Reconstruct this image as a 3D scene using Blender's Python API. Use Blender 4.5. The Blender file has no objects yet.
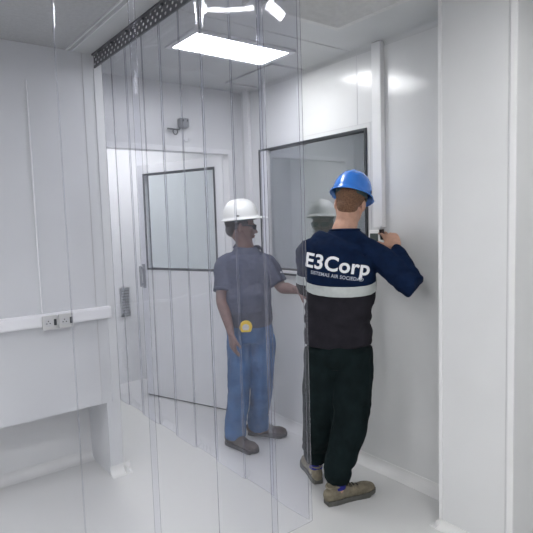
import bpy, bmesh, math, random
from mathutils import Vector, Matrix, noise
from mathutils.bvhtree import BVHTree
V = Vector
R = math.radians
sc = bpy.context.scene
COL = sc.collection
random.seed(4)

# ------------------------------------------------------------------ render look
sc.view_settings.view_transform = 'Standard'
sc.view_settings.look = 'None'
sc.view_settings.gamma = 1
sc.view_settings.use_curve_mapping = False
sc.view_settings.exposure = 0.86
sc.cycles.use_denoising = True
sc.cycles.max_bounces = 12
sc.cycles.diffuse_bounces = 6
sc.cycles.glossy_bounces = 5
sc.cycles.transparent_max_bounces = 40
sc.cycles.transmission_bounces = 8
sc.cycles.sample_clamp_indirect = 6
sc.cycles.caustics_reflective = False
sc.cycles.caustics_refractive = False

# ------------------------------------------------------------------ materials
def nodes(name):
    m = bpy.data.materials.new(name); m.use_nodes = True
    nt = m.node_tree
    return m, nt, nt.nodes['Principled BSDF']

def mat(name, col, rough=.5, metal=0, spec=.5, var=0, scale=8, bump=0, bscale=40, coat=0, stretch=None, rvar=0):
    m, nt, b = nodes(name)
    b.inputs['Base Color'].default_value = (*col, 1)
    b.inputs['Roughness'].default_value = rough
    b.inputs['Metallic'].default_value = metal
    b.inputs['Specular IOR Level'].default_value = spec
    b.inputs['Coat Weight'].default_value = coat
    tc = nt.nodes.new('ShaderNodeTexCoord')
    mp = nt.nodes.new('ShaderNodeMapping')
    nt.links.new(tc.outputs['Object'], mp.inputs['Vector'])
    if stretch: mp.inputs['Scale'].default_value = stretch
    n = nt.nodes.new('ShaderNodeTexNoise'); n.inputs['Scale'].default_value = scale
    n.inputs['Detail'].default_value = 5
    nt.links.new(mp.outputs[0], n.inputs['Vector'])
    if var:
        r = nt.nodes.new('ShaderNodeValToRGB')
        r.color_ramp.elements[0].position = .3; r.color_ramp.elements[1].position = .7
        r.color_ramp.elements[0].color = (*[max(0, c*(1-var)) for c in col], 1)
        r.color_ramp.elements[1].color = (*[min(1, c*(1+var)) for c in col], 1)
        nt.links.new(n.outputs['Fac'], r.inputs['Fac'])
        nt.links.new(r.outputs['Color'], b.inputs['Base Color'])
    if rvar:
        mr = nt.nodes.new('ShaderNodeMapRange')
        mr.inputs['To Min'].default_value = max(.02, rough-rvar); mr.inputs['To Max'].default_value = rough+rvar
        nt.links.new(n.outputs['Fac'], mr.inputs['Value'])
        nt.links.new(mr.outputs[0], b.inputs['Roughness'])
    if bump:
        n2 = nt.nodes.new('ShaderNodeTexNoise'); n2.inputs['Scale'].default_value = bscale
        n2.inputs['Detail'].default_value = 4
        nt.links.new(mp.outputs[0], n2.inputs['Vector'])
        bp = nt.nodes.new('ShaderNodeBump'); bp.inputs['Strength'].default_value = bump
        bp.inputs['Distance'].default_value = .01
        nt.links.new(n2.outputs['Fac'], bp.inputs['Height'])
        nt.links.new(bp.outputs[0], b.inputs['Normal'])
    return m

def emis(name, col, s):
    m, nt, b = nodes(name)
    b.inputs['Base Color'].default_value = (.8, .8, .8, 1)
    b.inputs['Emission Color'].default_value = (*col, 1)
    b.inputs['Emission Strength'].default_value = s
    return m

def film(name, tint, g0, g1, dif, rough=.03, difcol=(.72, .73, .80)):
    """clear plastic: see-through with a reflection that grows at grazing angles"""
    m, nt, b = nodes(name)
    nt.nodes.remove(b)
    out = nt.nodes['Material Output']
    tr = nt.nodes.new('ShaderNodeBsdfTransparent'); tr.inputs[0].default_value = (*tint, 1)
    gl = nt.nodes.new('ShaderNodeBsdfGlossy'); gl.inputs['Roughness'].default_value = rough
    gl.inputs[0].default_value = (.93, .93, 1, 1)
    df = nt.nodes.new('ShaderNodeBsdfDiffuse'); df.inputs[0].default_value = (*difcol, 1)
    lw = nt.nodes.new('ShaderNodeLayerWeight'); lw.inputs['Blend'].default_value = .5
    pw = nt.nodes.new('ShaderNodeMath'); pw.operation = 'POWER'; pw.inputs[1].default_value = 3
    mr = nt.nodes.new('ShaderNodeMapRange')
    mr.inputs['To Min'].default_value = g0; mr.inputs['To Max'].default_value = g1
    nt.links.new(lw.outputs['Facing'], pw.inputs[0]); nt.links.new(pw.outputs[0], mr.inputs['Value'])
    m1 = nt.nodes.new('ShaderNodeMixShader'); m1.inputs[0].default_value = dif
    m2 = nt.nodes.new('ShaderNodeMixShader')
    nt.links.new(tr.outputs[0], m1.inputs[1]); nt.links.new(df.outputs[0], m1.inputs[2])
    nt.links.new(mr.outputs[0], m2.inputs[0]); nt.links.new(m1.outputs[0], m2.inputs[1]); nt.links.new(gl.outputs[0], m2.inputs[2])
    nt.links.new(m2.outputs[0], out.inputs['Surface'])
    return m

M = {}
M['wall'] = mat('painted_panel', (.70, .705, .71), .36, var=.025, scale=2.5, bump=.05, bscale=5, rvar=.08)
M['wall_gloss'] = mat('glossy_panel', (.70, .705, .705), .17, var=.03, scale=2.5, bump=.10, bscale=9, rvar=.05)
M['box'] = mat('return_duct_panel', (.64, .65, .67), .42, var=.03, scale=3, bump=.05, bscale=4)
M['ceil'] = mat('ceiling_panel', (.56, .57, .57), .38, var=.03, scale=5, bump=.04, bscale=4)
M['ceil_rough'] = mat('ceiling_rough', (.44, .445, .45), .75, var=.07, scale=60, bump=.1, bscale=90)
M['floor'] = mat('epoxy_floor', (.65, .65, .645), .28, var=.012, scale=1.5, bump=.02, bscale=4)
M['cove'] = mat('cove_moulding', (.74, .74, .735), .3, var=.03)
M['seam'] = mat('seam_sealant', (.56, .56, .57), .5)
M['trimw'] = mat('white_trim', (.78, .78, .785), .35, var=.02)
M['duct'] = mat('cable_trunking_plastic', (.82, .82, .84), .35, var=.02)
M['socket'] = mat('socket_plastic', (.58, .58, .57), .4, var=.04)
M['dark'] = mat('dark_gasket', (.03, .035, .04), .45)
M['alu'] = mat('brushed_aluminium', (.6, .61, .63), .3, metal=.9, var=.05, scale=30)
M['steel'] = mat('galvanised_rail', (.13, .135, .145), .5, metal=.5, var=.15, scale=30)
M['grille'] = mat('diffuser_metal', (.62, .62, .61), .45, metal=0, var=.05, scale=30)
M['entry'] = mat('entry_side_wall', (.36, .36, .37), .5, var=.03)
M['room2'] = mat('next_room_wall', (.82, .825, .83), .45, var=.02)
M['room3'] = mat('plant_room_wall', (.55, .58, .57), .6, var=.1, scale=2)
M['lamp'] = emis('lamp_diffuser', (.97, .98, 1), 13)
M['lamp_b'] = emis('lamp_and_fill_diffuser', (1, 1, 1), 9.5)
M['lamp_c'] = emis('lamp_diffuser_next_room', (1, 1, 1), 9)
M['lamp_e'] = emis('lamp_diffuser_strong', (1, 1, 1), 34)
M['fill_d'] = emis('fill_diffuser_dim', (1, 1, 1), 4)
M['film'] = film('clear_pvc_film', (.965, .967, .982), .010, .36, .003, .04, (.62, .62, .70))
M['edge'] = film('clear_pvc_cut_edge', (.46, .47, .50), .10, .55, .28, .10, (.38, .39, .43))
M['glass'] = film('window_glass', (.80, .84, .84), .26, .8, .0, .01)
M['glass_door'] = film('door_glass', (.90, .93, .93), .08, .6, .0, .02)
M['skin_a'] = mat('skin_fair', (.52, .30, .215), .5, var=.12, scale=30, bump=.05, bscale=200)
M['skin_b'] = mat('skin_brown', (.20, .115, .095), .5, var=.12, scale=30, bump=.05, bscale=200)
M['hair_a'] = mat('hair_auburn', (.17, .085, .045), .7, var=.4, scale=160, bump=.5, bscale=250)
M['hair_b'] = mat('hair_dark', (.05, .045, .045), .8, var=.4, scale=160, bump=.5, bscale=250)
M['navy'] = mat('navy_jersey', (.004, .013, .042), .85, spec=.12, var=.2, scale=20, bump=.15, bscale=120)
M['charcoal'] = mat('charcoal_jersey', (.020, .019, .024), .9, spec=.12, var=.15, scale=20, bump=.15, bscale=120)
M['reflect'] = mat('reflective_tape', (.50, .53, .52), .45, metal=.1, var=.05, scale=60)
M['print'] = mat('white_print', (.85, .86, .88), .6)
M['print_dim'] = mat('grey_print', (.42, .45, .52), .6)
M['trouser'] = mat('dark_green_work_trousers', (.007, .013, .014), .9, spec=.1, var=.25, scale=15, bump=.2, bscale=140)
M['polo'] = mat('grey_blue_polo_cloth', (.075, .084, .125), .85, spec=.15, var=.15, scale=25, bump=.2, bscale=160)
M['polo_dk'] = mat('polo_collar_knit', (.045, .05, .08), .9, spec=.1, var=.1)
M['device'] = mat('grey_device_housing', (.26, .27, .28), .4)
M['jean'] = mat('blue_denim', (.055, .135, .29), .85, spec=.15, var=.25, scale=12, bump=.25, bscale=180)
M['jean_dk'] = mat('denim_seam', (.05, .11, .23), .85)
M['suede'] = mat('olive_suede', (.20, .175, .125), .85, var=.25, scale=40, bump=.3, bscale=120)
M['sole'] = mat('grey_rubber_sole', (.10, .10, .09), .7, var=.15, scale=40)
M['leather'] = mat('dark_brown_leather', (.065, .047, .040), .55, var=.3, scale=30, bump=.2, bscale=90)
M['sole_d'] = mat('black_rubber_sole', (.02, .02, .02), .6)
M['sock'] = mat('blue_sock', (.012, .015, .22), .9, var=.2, scale=90)
M['sock_k'] = mat('khaki_sock', (.36, .33, .22), .9, var=.1, scale=90)
M['hat_b'] = mat('blue_hard_hat_plastic', (.035, .20, .68), .22, coat=.3, var=.03)
M['hat_w'] = mat('white_hard_hat_plastic', (.86, .86, .82), .35, coat=.1, var=.02)
M['hat_in'] = mat('hat_suspension', (.05, .09, .09), .6, var=.3, scale=60)
M['eye'] = mat('eye_white', (.75, .74, .72), .2)
M['iris'] = mat('iris', (.03, .02, .015), .2)
M['lip'] = mat('lips', (.25, .10, .085), .45)
M['lens'] = mat('spectacle_lens', (.03, .03, .035), .08, coat=.5)
M['yellow'] = mat('yellow_tape_case', (.85, .58, .04), .4, var=.05)
M['cord'] = mat('lace_cord', (.03, .03, .03), .8)
M['screen'] = mat('lcd_screen', (.075, .095, .085), .25)
M['phone'] = mat('dark_handset', (.03, .022, .022), .35)
M['white_obj'] = mat('white_device_plastic', (.80, .80, .78), .35)

# ------------------------------------------------------------------ scene helpers
def tag(o, label=None, cat=None, group=None, kind=None):
    if label: o['label'] = label
    if cat: o['category'] = cat
    if group: o['group'] = group
    if kind: o['kind'] = kind
    return o

def empty(name, loc, label, cat, group=None, rz=0):
    o = bpy.data.objects.new(name, None); COL.objects.link(o)
    o.location = loc; o.rotation_euler = (0, 0, rz); o.empty_display_size = .1
    return tag(o, label, cat, group)

bpy_upd = bpy.context.view_layer.update

def obj(name, bm, m, parent=None, smooth=False, world=True):
    """bm in world coordinates; parented without moving"""
    me = bpy.data.meshes.new(name)
    bmesh.ops.recalc_face_normals(bm, faces=bm.faces)
    bm.to_mesh(me); bm.free()
    for x in (m if isinstance(m, (list, tuple)) else [m]): me.materials.append(x)
    if smooth:
        for p in me.polygons: p.use_smooth = True
    o = bpy.data.objects.new(name, me); COL.objects.link(o)
    if parent:
        o.parent = parent
        if world:
            bpy_upd(); o.matrix_parent_inverse = parent.matrix_world.inverted()
    return o

def box(bm, lo, hi, bev=0, mi=0):
    lo, hi = V(lo), V(hi)
    r = bmesh.ops.create_cube(bm, size=1)
    vs = r['verts']
    for v in vs:
        v.co = V([(lo[i]+hi[i])/2 + v.co[i]*(hi[i]-lo[i]) for i in range(3)])
    fs = set(f for v in vs for f in v.link_faces)
    for f in fs: f.material_index = mi
    if bev:
        es = set(e for f in fs for e in f.edges)
        bmesh.ops.bevel(bm, geom=list(es), offset=bev, segments=2, affect='EDGES', profile=.5)
    return vs

def bx(*boxes, bev=0):
    bm = bmesh.new()
    for b in boxes: box(bm, b[0], b[1], bev)
    return bm

def struct(name, bm, m, parent=None, smooth=False):
    o = obj(name, bm, m, parent, smooth)
    if not parent: o['kind'] = 'structure'
    return o

def catmull(ctrl, sub):
    """ctrl: list of tuples of equal-length float lists"""
    out = []
    n = len(ctrl)
    for i in range(n-1):
        p0 = ctrl[max(0, i-1)]; p1 = ctrl[i]; p2 = ctrl[i+1]; p3 = ctrl[min(n-1, i+2)]
        for k in range(sub):
            t = k/sub
            out.append([.5*((2*b)+(-a+c)*t+(2*a-5*b+4*c-d)*t*t+(-a+3*b-3*c+d)*t**3) for a, b, c, d in zip(p0, p1, p2, p3)])
    out.append(list(ctrl[-1]))
    return out

def tube(bm, ctrl, side=None, n=16, sub=4, cap=True, sq=2.0, mi=0):
    """ctrl: [(P, a, b)] a = half width along 'side', b = the other half width; closed with rounded caps"""
    c = [[*P, a, b] for P, a, b in ctrl]
    s = catmull(c, sub) if sub > 1 and len(c) > 1 else c
    P = [V(q[:3]) for q in s]; A = [max(1e-4, q[3]) for q in s]; B = [max(1e-4, q[4]) for q in s]
    T = []
    for i in range(len(P)):
        T.append((P[min(len(P)-1, i+1)]-P[max(0, i-1)]).normalized())
    rings = []
    if cap:
        r0 = min(A[0], B[0]); r1 = min(A[-1], B[-1])
        for ph in (80, 55, 28):
            rings.append((P[0]-T[0]*r0*math.sin(R(ph)), T[0], A[0]*math.cos(R(ph)), B[0]*math.cos(R(ph))))
    for i in range(len(P)): rings.append((P[i], T[i], A[i], B[i]))
    if cap:
        for ph in (28, 55, 80):
            rings.append((P[-1]+T[-1]*r1*math.sin(R(ph)), T[-1], A[-1]*math.cos(R(ph)), B[-1]*math.cos(R(ph))))
    ref = V(side) if side is not None else (V((0, 0, 1)) if abs(T[0].z) < .9 else V((1, 0, 0)))
    prev = None; allr = []
    for (p, t, a, b) in rings:
        if side is None and prev is not None: ref = prev
        u = (ref - t*ref.dot(t))
        if u.length < 1e-5: u = t.orthogonal()
        u.normalize(); w = t.cross(u); prev = u
        rr = []
        for k in range(n):
            an = 2*math.pi*k/n
            cx, sx = math.cos(an), math.sin(an)
            if sq != 2.0:
                cx = math.copysign(abs(cx)**(2/sq), cx); sx = math.copysign(abs(sx)**(2/sq), sx)
            rr.append(bm.verts.new(p+u*a*cx+w*b*sx))
        allr.append(rr)
    for i in range(len(allr)-1):
        for k in range(n):
            f = bm.faces.new((allr[i][k], allr[i][(k+1) % n], allr[i+1][(k+1) % n], allr[i+1][k])); f.material_index = mi
    f = bm.faces.new(list(reversed(allr[0]))); f.material_index = mi
    f = bm.faces.new(allr[-1]); f.material_index = mi

def ell(bm, c, axes, rad, n=16, m=10):
    """ellipsoid with the given axes (three vectors) and radii"""
    c = V(c)
    top = bm.verts.new(c+axes[2]*rad[2]); bot = bm.verts.new(c-axes[2]*rad[2])
    rg = []
    for j in range(1, m):
        th = math.pi*j/m
        rg.append([bm.verts.new(c+axes[0]*rad[0]*math.sin(th)*math.cos(2*math.pi*k/n)+axes[1]*rad[1]*math.sin(th)*math.sin(2*math.pi*k/n)+axes[2]*rad[2]*math.cos(th)) for k in range(n)])
    for k in range(n):
        bm.faces.new((top, rg[0][k], rg[0][(k+1) % n])); bm.faces.new((bot, rg[-1][(k+1) % n], rg[-1][k]))
        for j in range(m-2):
            bm.faces.new((rg[j][k], rg[j+1][k], rg[j+1][(k+1) % n], rg[j][(k+1) % n]))

def blob(bm, voxel, smooth=4, fac=.5):
    """union of the overlapping closed shapes in bm, as one continuous surface; returns a bmesh"""
    bmesh.ops.recalc_face_normals(bm, faces=bm.faces)
    me = bpy.data.meshes.new('tmp'); bm.to_mesh(me); bm.free()
    o = bpy.data.objects.new('tmp', me); COL.objects.link(o)
    r = o.modifiers.new('r', 'REMESH'); r.mode = 'VOXEL'; r.voxel_size = voxel; r.adaptivity = 0
    if smooth:
        s = o.modifiers.new('s', 'SMOOTH'); s.iterations = smooth; s.factor = fac
    dg = bpy.context.evaluated_depsgraph_get(); dg.update()
    ev = o.evaluated_get(dg); m2 = ev.to_mesh()
    b2 = bmesh.new(); b2.from_mesh(m2); ev.to_mesh_clear()
    bpy.data.objects.remove(o); bpy.data.meshes.remove(me)
    b2.normal_update()
    return b2

def wrinkle(bm, amp, sc3, seed=0, folds=()):
    """cloth creases: ridged noise along the normals, sc3 = stretch of the noise; folds = (centre, axis, radius, amp, freq)"""
    bm.normal_update()
    for v in bm.verts:
        p = V((v.co.x*sc3[0], v.co.y*sc3[1], v.co.z*sc3[2]))+V((seed*7.3, seed, 0))
        a = noise.noise(p); b = 1-abs(noise.noise(p*1.9+V((3, 1, 7))))*2
        d = amp*(a*.9+b*.35)
        for (c, ax, r, am, fr) in folds:
            q = v.co-V(c); l = q.length
            if l < r:
                w = (1-l/r)**1.2
                d += am*w*math.sin(q.dot(V(ax))*fr+2.2*noise.noise(v.co*9+V((seed, 2, 5))))
        v.co += v.normal*d
    return bm

def flat_cut(bm, co, no, keep=None):
    g = list(bm.verts)+list(bm.edges)+list(bm.faces)
    return bmesh.ops.bisect_plane(bm, geom=g, plane_co=co, plane_no=no, dist=1e-6)

# ------------------------------------------------------------------ measures of the place
CZ = 2.55          # ceiling
XR = 2.44          # right wall
YB = 3.46          # back wall
YD = 3.12          # front of the low return duct box on the left
XC = 1.17          # curtain along the room
YC = 1.33          # curtain across the room

# ------------------------------------------------------------------ setting
struct('floor', bx(((-2.2, -2, -.08), (4.1, 5.3, 0))), M['floor'])
struct('ceiling', bx(((1.03, -2, CZ), (4.1, 5.3, CZ+.08))), M['ceil'])
struct('trim_1', bx(((-2.2, -2, CZ+.002), (1.03, YB+.06, CZ+.08))), M['ceil_rough'])
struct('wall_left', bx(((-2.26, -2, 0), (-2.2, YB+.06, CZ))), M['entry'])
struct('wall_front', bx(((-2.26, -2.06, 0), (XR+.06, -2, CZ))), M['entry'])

# right wall with the window opening
WY0, WY1, WZ0, WZ1 = 2.165, 3.235, 1.15, 2.083
struct('wall_right', bx(((XR, -2, 0), (XR+.06, WY0, CZ)), ((XR, WY1, 0), (XR+.06, YB+.06, CZ)),
                        ((XR, WY0, 0), (XR+.06, WY1, WZ0)), ((XR, WY0, WZ1), (XR+.06, WY1, CZ))), M['wall_gloss'])
# back wall with the doorway
DX0, DX1, DZ = 1.33, 2.297, 2.07
struct('wall_back', bx(((-2.26, YB, 0), (DX0-.01, YB+.06, CZ)), ((DX1+.01, YB, 0), (XR, YB+.06, CZ)),
                       ((DX0-.01, YB, DZ+.01), (DX1+.01, YB+.06, CZ))), M['wall'])
# room beyond the doorway
struct('wall_next_room_far', bx(((.7, 4.9, 0), (3.6, 4.96, CZ))), M['room2'])
struct('wall_next_room_left', bx(((.7, YB+.06, 0), (.76, 4.9, CZ))), M['room2'])
struct('wall_next_room_right', bx(((3.54, YB+.06, 0), (3.6, 4.9, CZ))), M['room2'])
# room beyond the window
struct('wall_observation_back', bx(((4.0, .9, 0), (4.06, YB+.06, CZ))), M['room3'])
struct('wall_observation_near', bx(((XR+.06, .84, 0), (4.06, .9, CZ))), M['room3'])
struct('wall_observation_far', bx(((XR+.06, YB, 0), (4.06, YB+.06, CZ))), M['room3'])

# column standing out from the right wall
c = struct('wall_column', bx(((2.185, 1.125, 0), (XR, 1.494, CZ))), M['wall'])
struct('trim_2', bx(((2.181, 1.478, .0), (2.187, 1.497, CZ)), bev=.001), M['trimw'])
struct('trim_3', bx(((2.179, 1.122, .0), (2.187, 1.150, CZ)), bev=.001), M['trimw'])
struct('trim_4', bx(((2.183, 1.158, .0), (2.1845, 1.161, CZ))), M['seam'])

# coved skirtings: concave quarter profile swept along straight runs
def cove(bm, a, b, out, r=.055, n=7):
    """a->b along the wall foot, out = direction into the room"""
    a, b, out = V(a), V(b), V(out).normalized()
    prof = [(0, r+.006), (.004, r+.006)]
    for i in range(n+1):
        t = math.pi/2*i/n
        prof.append((r-r*math.cos(t)+.004, r-r*math.sin(t)+.002))
    prof += [(r+.004, 0), (0, 0)]
    va = [bm.verts.new(a+out*x+V((0, 0, z))) for x, z in prof]
    vb = [bm.verts.new(b+out*x+V((0, 0, z))) for x, z in prof]
    k = len(prof)
    for i in range(k):
        bm.faces.new((va[i], va[(i+1) % k], vb[(i+1) % k], vb[i]))
    bm.faces.new(va); bm.faces.new(list(reversed(vb)))
bm = bmesh.new(); cove(bm, (XR, 1.494, 0), (XR, YB, 0), (-1, 0, 0)); struct('baseboard_right', bm, M['cove'], smooth=False)
bm = bmesh.new(); cove(bm, (-2.2, YB, 0), (1.12, YB, 0), (0, -1, 0), .05); cove(bm, (1.2, YB, 0), (DX0-.02, YB, 0), (0, -1, 0), .05); struct('baseboard_back', bm, M['cove'])
bm = bmesh.new(); cove(bm, (2.185, 1.06, 0), (2.185, 1.497, 0), (-1, 0, 0), .035); cove(bm, (2.15, 1.494, 0), (XR-.055, 1.494, 0), (0, 1, 0), .035)
struct('baseboard_column', bm, M['cove'])

# duct box with the open recess below, closed by an end post on the right
struct('wall_return_duct', bx(((-2.2, YD, .465), (1.2, YB, CZ))), M['box'])
struct('wall_return_duct_post', bx(((1.118, YD, 0), (1.2, YB, .465))), M['box'])
bm = bmesh.new(); cove(bm, (1.112, YD, 0), (1.24, YD, 0), (0, -1, 0), .05); cove(bm, (1.2, YD-.05, 0), (1.2, YB-.05, 0), (1, 0, 0), .04); struct('baseboard_post', bm, M['cove'])
struct('trim_5', bx(((1.085, YD-.003, .465), (1.089, YD, CZ))), M['seam'])
struct('trim_6', bx(((1.150, YD-.006, .465), (1.203, YD, CZ)), bev=.002), M['box'])
struct('trim_7', bx(((.12, YD-.002, .465), (.1235, YD, CZ))), M['seam'])
# ceiling seam where the ceiling steps left of the rail
struct('trim_8', bx(((.998, -2, CZ-.006), (1.003, YD, CZ+.003)), ((1.026, -2, CZ-.006), (1.031, YD, CZ+.003))), M['wall'])
struct('trim_9', bx(((1.17, 2.268, CZ-.003), (XR, 2.272, CZ))), M['seam'])
struct('trim_10', bx(((2.155, 2.70, CZ-.012), (2.163, 3.24, CZ)), ((2.155, 3.232, CZ-.012), (XR, 3.24, CZ)), ((2.155, 2.70, CZ-.012), (XR, 2.708, CZ))), M['seam'])
# panel joints on the right and back walls
struct('trim_11', bx(((XR-.0015, 2.236, WZ1+.03), (XR, 2.240, CZ))), M['seam'])
struct('trim_12', bx(((XR-.03, WY1+.10, .06), (XR, WY1+.16, CZ)), bev=.006), M['trimw'])
struct('trim_13', bx(((1.28, YB-.006, DZ+.03), (XR-.05, YB, DZ+.036))), M['trimw'])
# vertical channel from the ceiling down to the thermostat
struct('trim_14', bx(((XR-.035, 2.028, 1.49), (XR, 2.095, CZ-.005)), bev=.004), M['trimw'])
# rounded corner fillet along ceiling and right wall
bm = bmesh.new()
for (a, b, o_) in (((XR, 1.494), (XR, YB), (-1, 0)),):
    n_ = 6; r_ = .03
    pr = [(0, 0)]+[(r_-r_*math.sin(math.pi/2*i/n_), r_-r_*math.cos(math.pi/2*i/n_)) for i in range(n_+1)]
    va = [bm.verts.new((a[0]-x, a[1], CZ-z)) for x, z in pr]; vb = [bm.verts.new((b[0]-x, b[1], CZ-z)) for x, z in pr]
    k = len(pr)
    for i in range(k): bm.faces.new((va[i], va[(i+1) % k], vb[(i+1) % k], vb[i]))
struct('trim_15', bm, M['ceil'])

# ------------------------------------------------------------------ window in the right wall
def ring_yz(x0, x1, y0, y1, z0, z1, w):
    return (((x0, y0, z0), (x1, y0+w, z1)), ((x0, y1-w, z0), (x1, y1, z1)), ((x0, y0+w, z0), (x1, y1-w, z0+w)), ((x0, y0+w, z1-w), (x1, y1-w, z1)))
win = struct('window_1', bx(*ring_yz(XR-.012, XR+.05, WY0, WY1, WZ0, WZ1, .014)), M['dark'])
struct('window_frame', bx(((XR-.010, WY1-.10, WZ0+.014), (XR+.04, WY1-.016, WZ1-.014)), ((XR-.008, WY0+.016, WZ0+.014), (XR+.04, WY1-.1, WZ0+.036)), bev=.003), M['trimw'], win)
struct('gasket', bx(((XR-.004, WY0+.014, WZ0+.036), (XR+.03, WY1-.1, WZ0+.046))), M['dark'], win)
struct('glass_pane', bx(((XR+.015, WY0+.012, WZ0+.03), (XR+.021, WY1-.10, WZ1-.012))), M['glass'], win)
# outer casing joint around the window
struct('trim_16', bx(((XR-.002, WY0-.028, 1.0), (XR, WY0-.025, WZ1+.03)), ((XR-.002, WY0-.028, WZ1+.027), (XR, WY1+.03, WZ1+.03))), M['seam'])
# ------------------------------------------------------------------ doorway and the door leaf swung into the next room
dr = struct('door_1', bx(((DX0-.035, YB-.012, 0), (DX0, YB+.075, DZ+.035)), ((DX1, YB-.012, 0), (DX1+.035, YB+.075, DZ+.035)), ((DX0, YB-.012, DZ), (DX1, YB+.075, DZ+.035)), bev=.002), M['trimw'])
lu = V((-.352, .936, 0)).normalized(); ln = V((lu.y, -lu.x, 0))  # along the leaf, and its thickness
H0 = V((2.292, YB+.075, 0))
def leafbox(bm, u0, u1, z0, z1, t0, t1, bev=0):
    vs = box(bm, (u0, t0, z0), (u1, t1, z1), bev)
    return bm
def to_leaf(bm):
    for v in bm.verts: v.co = H0+lu*v.co.x+ln*v.co.y+V((0, 0, v.co.z))
    return bm
U1 = .93; a0, a1, b0, b1 = .075, .865, 1.15, 1.99
bm = bmesh.new()
for q in ((0, a0, .012, 2.065), (a1, U1, .012, 2.065), (a0, a1, .012, b0), (a0, a1, b1, 2.065)): leafbox(bm, q[0], q[1], q[2], q[3], 0, .045)
leaf = struct('door_leaf', to_leaf(bm), M['room2'], dr)
bm = bmesh.new(); w = .016
for q in ((a0, a0+w, b0, b1), (a1-w, a1, b0, b1), (a0+w, a1-w, b0, b0+w), (a0+w, a1-w, b1-w, b1)): leafbox(bm, *q, -.004, .003); leafbox(bm, *q, .042, .049)
struct('glazing_gasket', to_leaf(bm), M['dark'], leaf)
bm = bmesh.new(); w = .011
for q in ((a0-.001, a0+w, b0, b1), (a1-w, a1+.001, b0, b1), (a0+w, a1-w, b0-.001, b0+w), (a0+w, a1-w, b1-w, b1+.001)): leafbox(bm, *q, .003, .042)
struct('glazing_bead', to_leaf(bm), M['room2'], leaf)
bm = bmesh.new(); leafbox(bm, a0+w*.6, a1-w*.6, b0+w*.6, b1-w*.6, .019, .026)
struct('glass_pane', to_leaf(bm), M['glass_door'], leaf)
bm = bmesh.new(); leafbox(bm, 0, U1, 0.003, .014, .004, .040); struct('bottom_gap_shade', to_leaf(bm), M['dark'], leaf)  # dark strip standing in for the shaded gap under the leaf
def flipn(z): return z
for s_ in (-1, 1):
    bm = bmesh.new()
    y = -.006 if s_ < 0 else .051
    leafbox(bm, .885, .915, .985, 1.2, min(y, y+s_*.0)-.006, y+.006, .003)
    yy = y+s_*.04
    leafbox(bm, .889, .911, 1.0, 1.185, yy-.008, yy+.008, .005)
    leafbox(bm, .893, .907, 1.01, 1.03, min(y, yy), max(y, yy)); leafbox(bm, .893, .907, 1.155, 1.175, min(y, yy), max(y, yy))
    struct('door_handle', to_leaf(bm), M['device'], leaf)

# air grille and low duct in the next room, seen past the open leaf
t = empty('air_grille', (1.87, 4.9, .83), 'small grey louvred air grille low on the wall seen past the open door', 'vent')
GX0, GX1 = 1.945, 2.04
obj('frame', bx(((GX0, 4.885, .66), (GX0+.014, 4.899, .94)), ((GX1-.014, 4.885, .66), (GX1, 4.899, .94)), ((GX0, 4.885, .66), (GX1, 4.899, .674)), ((GX0, 4.885, .926), (GX1, 4.899, .94))), M['alu'], t)
bm = bmesh.new()
for i in range(9):
    zz_ = .684+i*.0275
    vs = box(bm, (GX0+.012, 4.884, zz_), (GX1-.012, 4.898, zz_+.013))
obj('louvre', bm, M['device'], t)

# ------------------------------------------------------------------ ceiling things
def ceiling_lamp(x0, x1, y0, y1, m, label, parts=True):
    t = empty('ceiling_light', ((x0+x1)/2, (y0+y1)/2, CZ), label, 'ceiling light')
    w = .032
    obj('frame', bx(((x0-w, y0-w, CZ-.014), (x0, y1+w, CZ-.001)), ((x1, y0-w, CZ-.014), (x1+w, y1+w, CZ-.001)),
                    ((x0, y0-w, CZ-.014), (x1, y0, CZ-.001)), ((x0, y1, CZ-.014), (x1, y1+w, CZ-.001)), bev=.002), M['trimw'], t)
    obj('diffuser', bx(((x0, y0, CZ-.010), (x1, y1, CZ-.002))), m, t)
    return t
ceiling_lamp(1.47, 2.095, 2.46, 2.735, M['lamp'], 'bright recessed ceiling light glowing behind the strip curtain')
ceiling_lamp(1.42, 1.74, .54, .68, M['lamp_e'], 'ceiling light above the near curtain, only its glare shows on the plastic')
ceiling_lamp(-1.2, 0., .2, .8, M['lamp_b'], 'ceiling light over the entry side, in front of the return duct')
ceiling_lamp(-.9, .3, -1.4, -.8, M['lamp_b'], 'added fill light far back over the entry side, behind where the picture is taken')  # unseen lamp added as fill from behind the camera
ceiling_lamp(-1.9, -.9, 1.9, 2.4, M['lamp_b'], 'added fill light over the entry side at the far left of the return duct')  # unseen lamp added to brighten the front of the duct box
ceiling_lamp(2.9, 3.5, 2.6, 2.9, M['fill_d'], 'added fill light in the dim room behind the observation window')  # unseen lamp added to lighten the room behind the glass
ceiling_lamp(1.6, 2.5, 4.0, 4.4, M['lamp_c'], 'ceiling light of the room past the open door')

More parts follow.
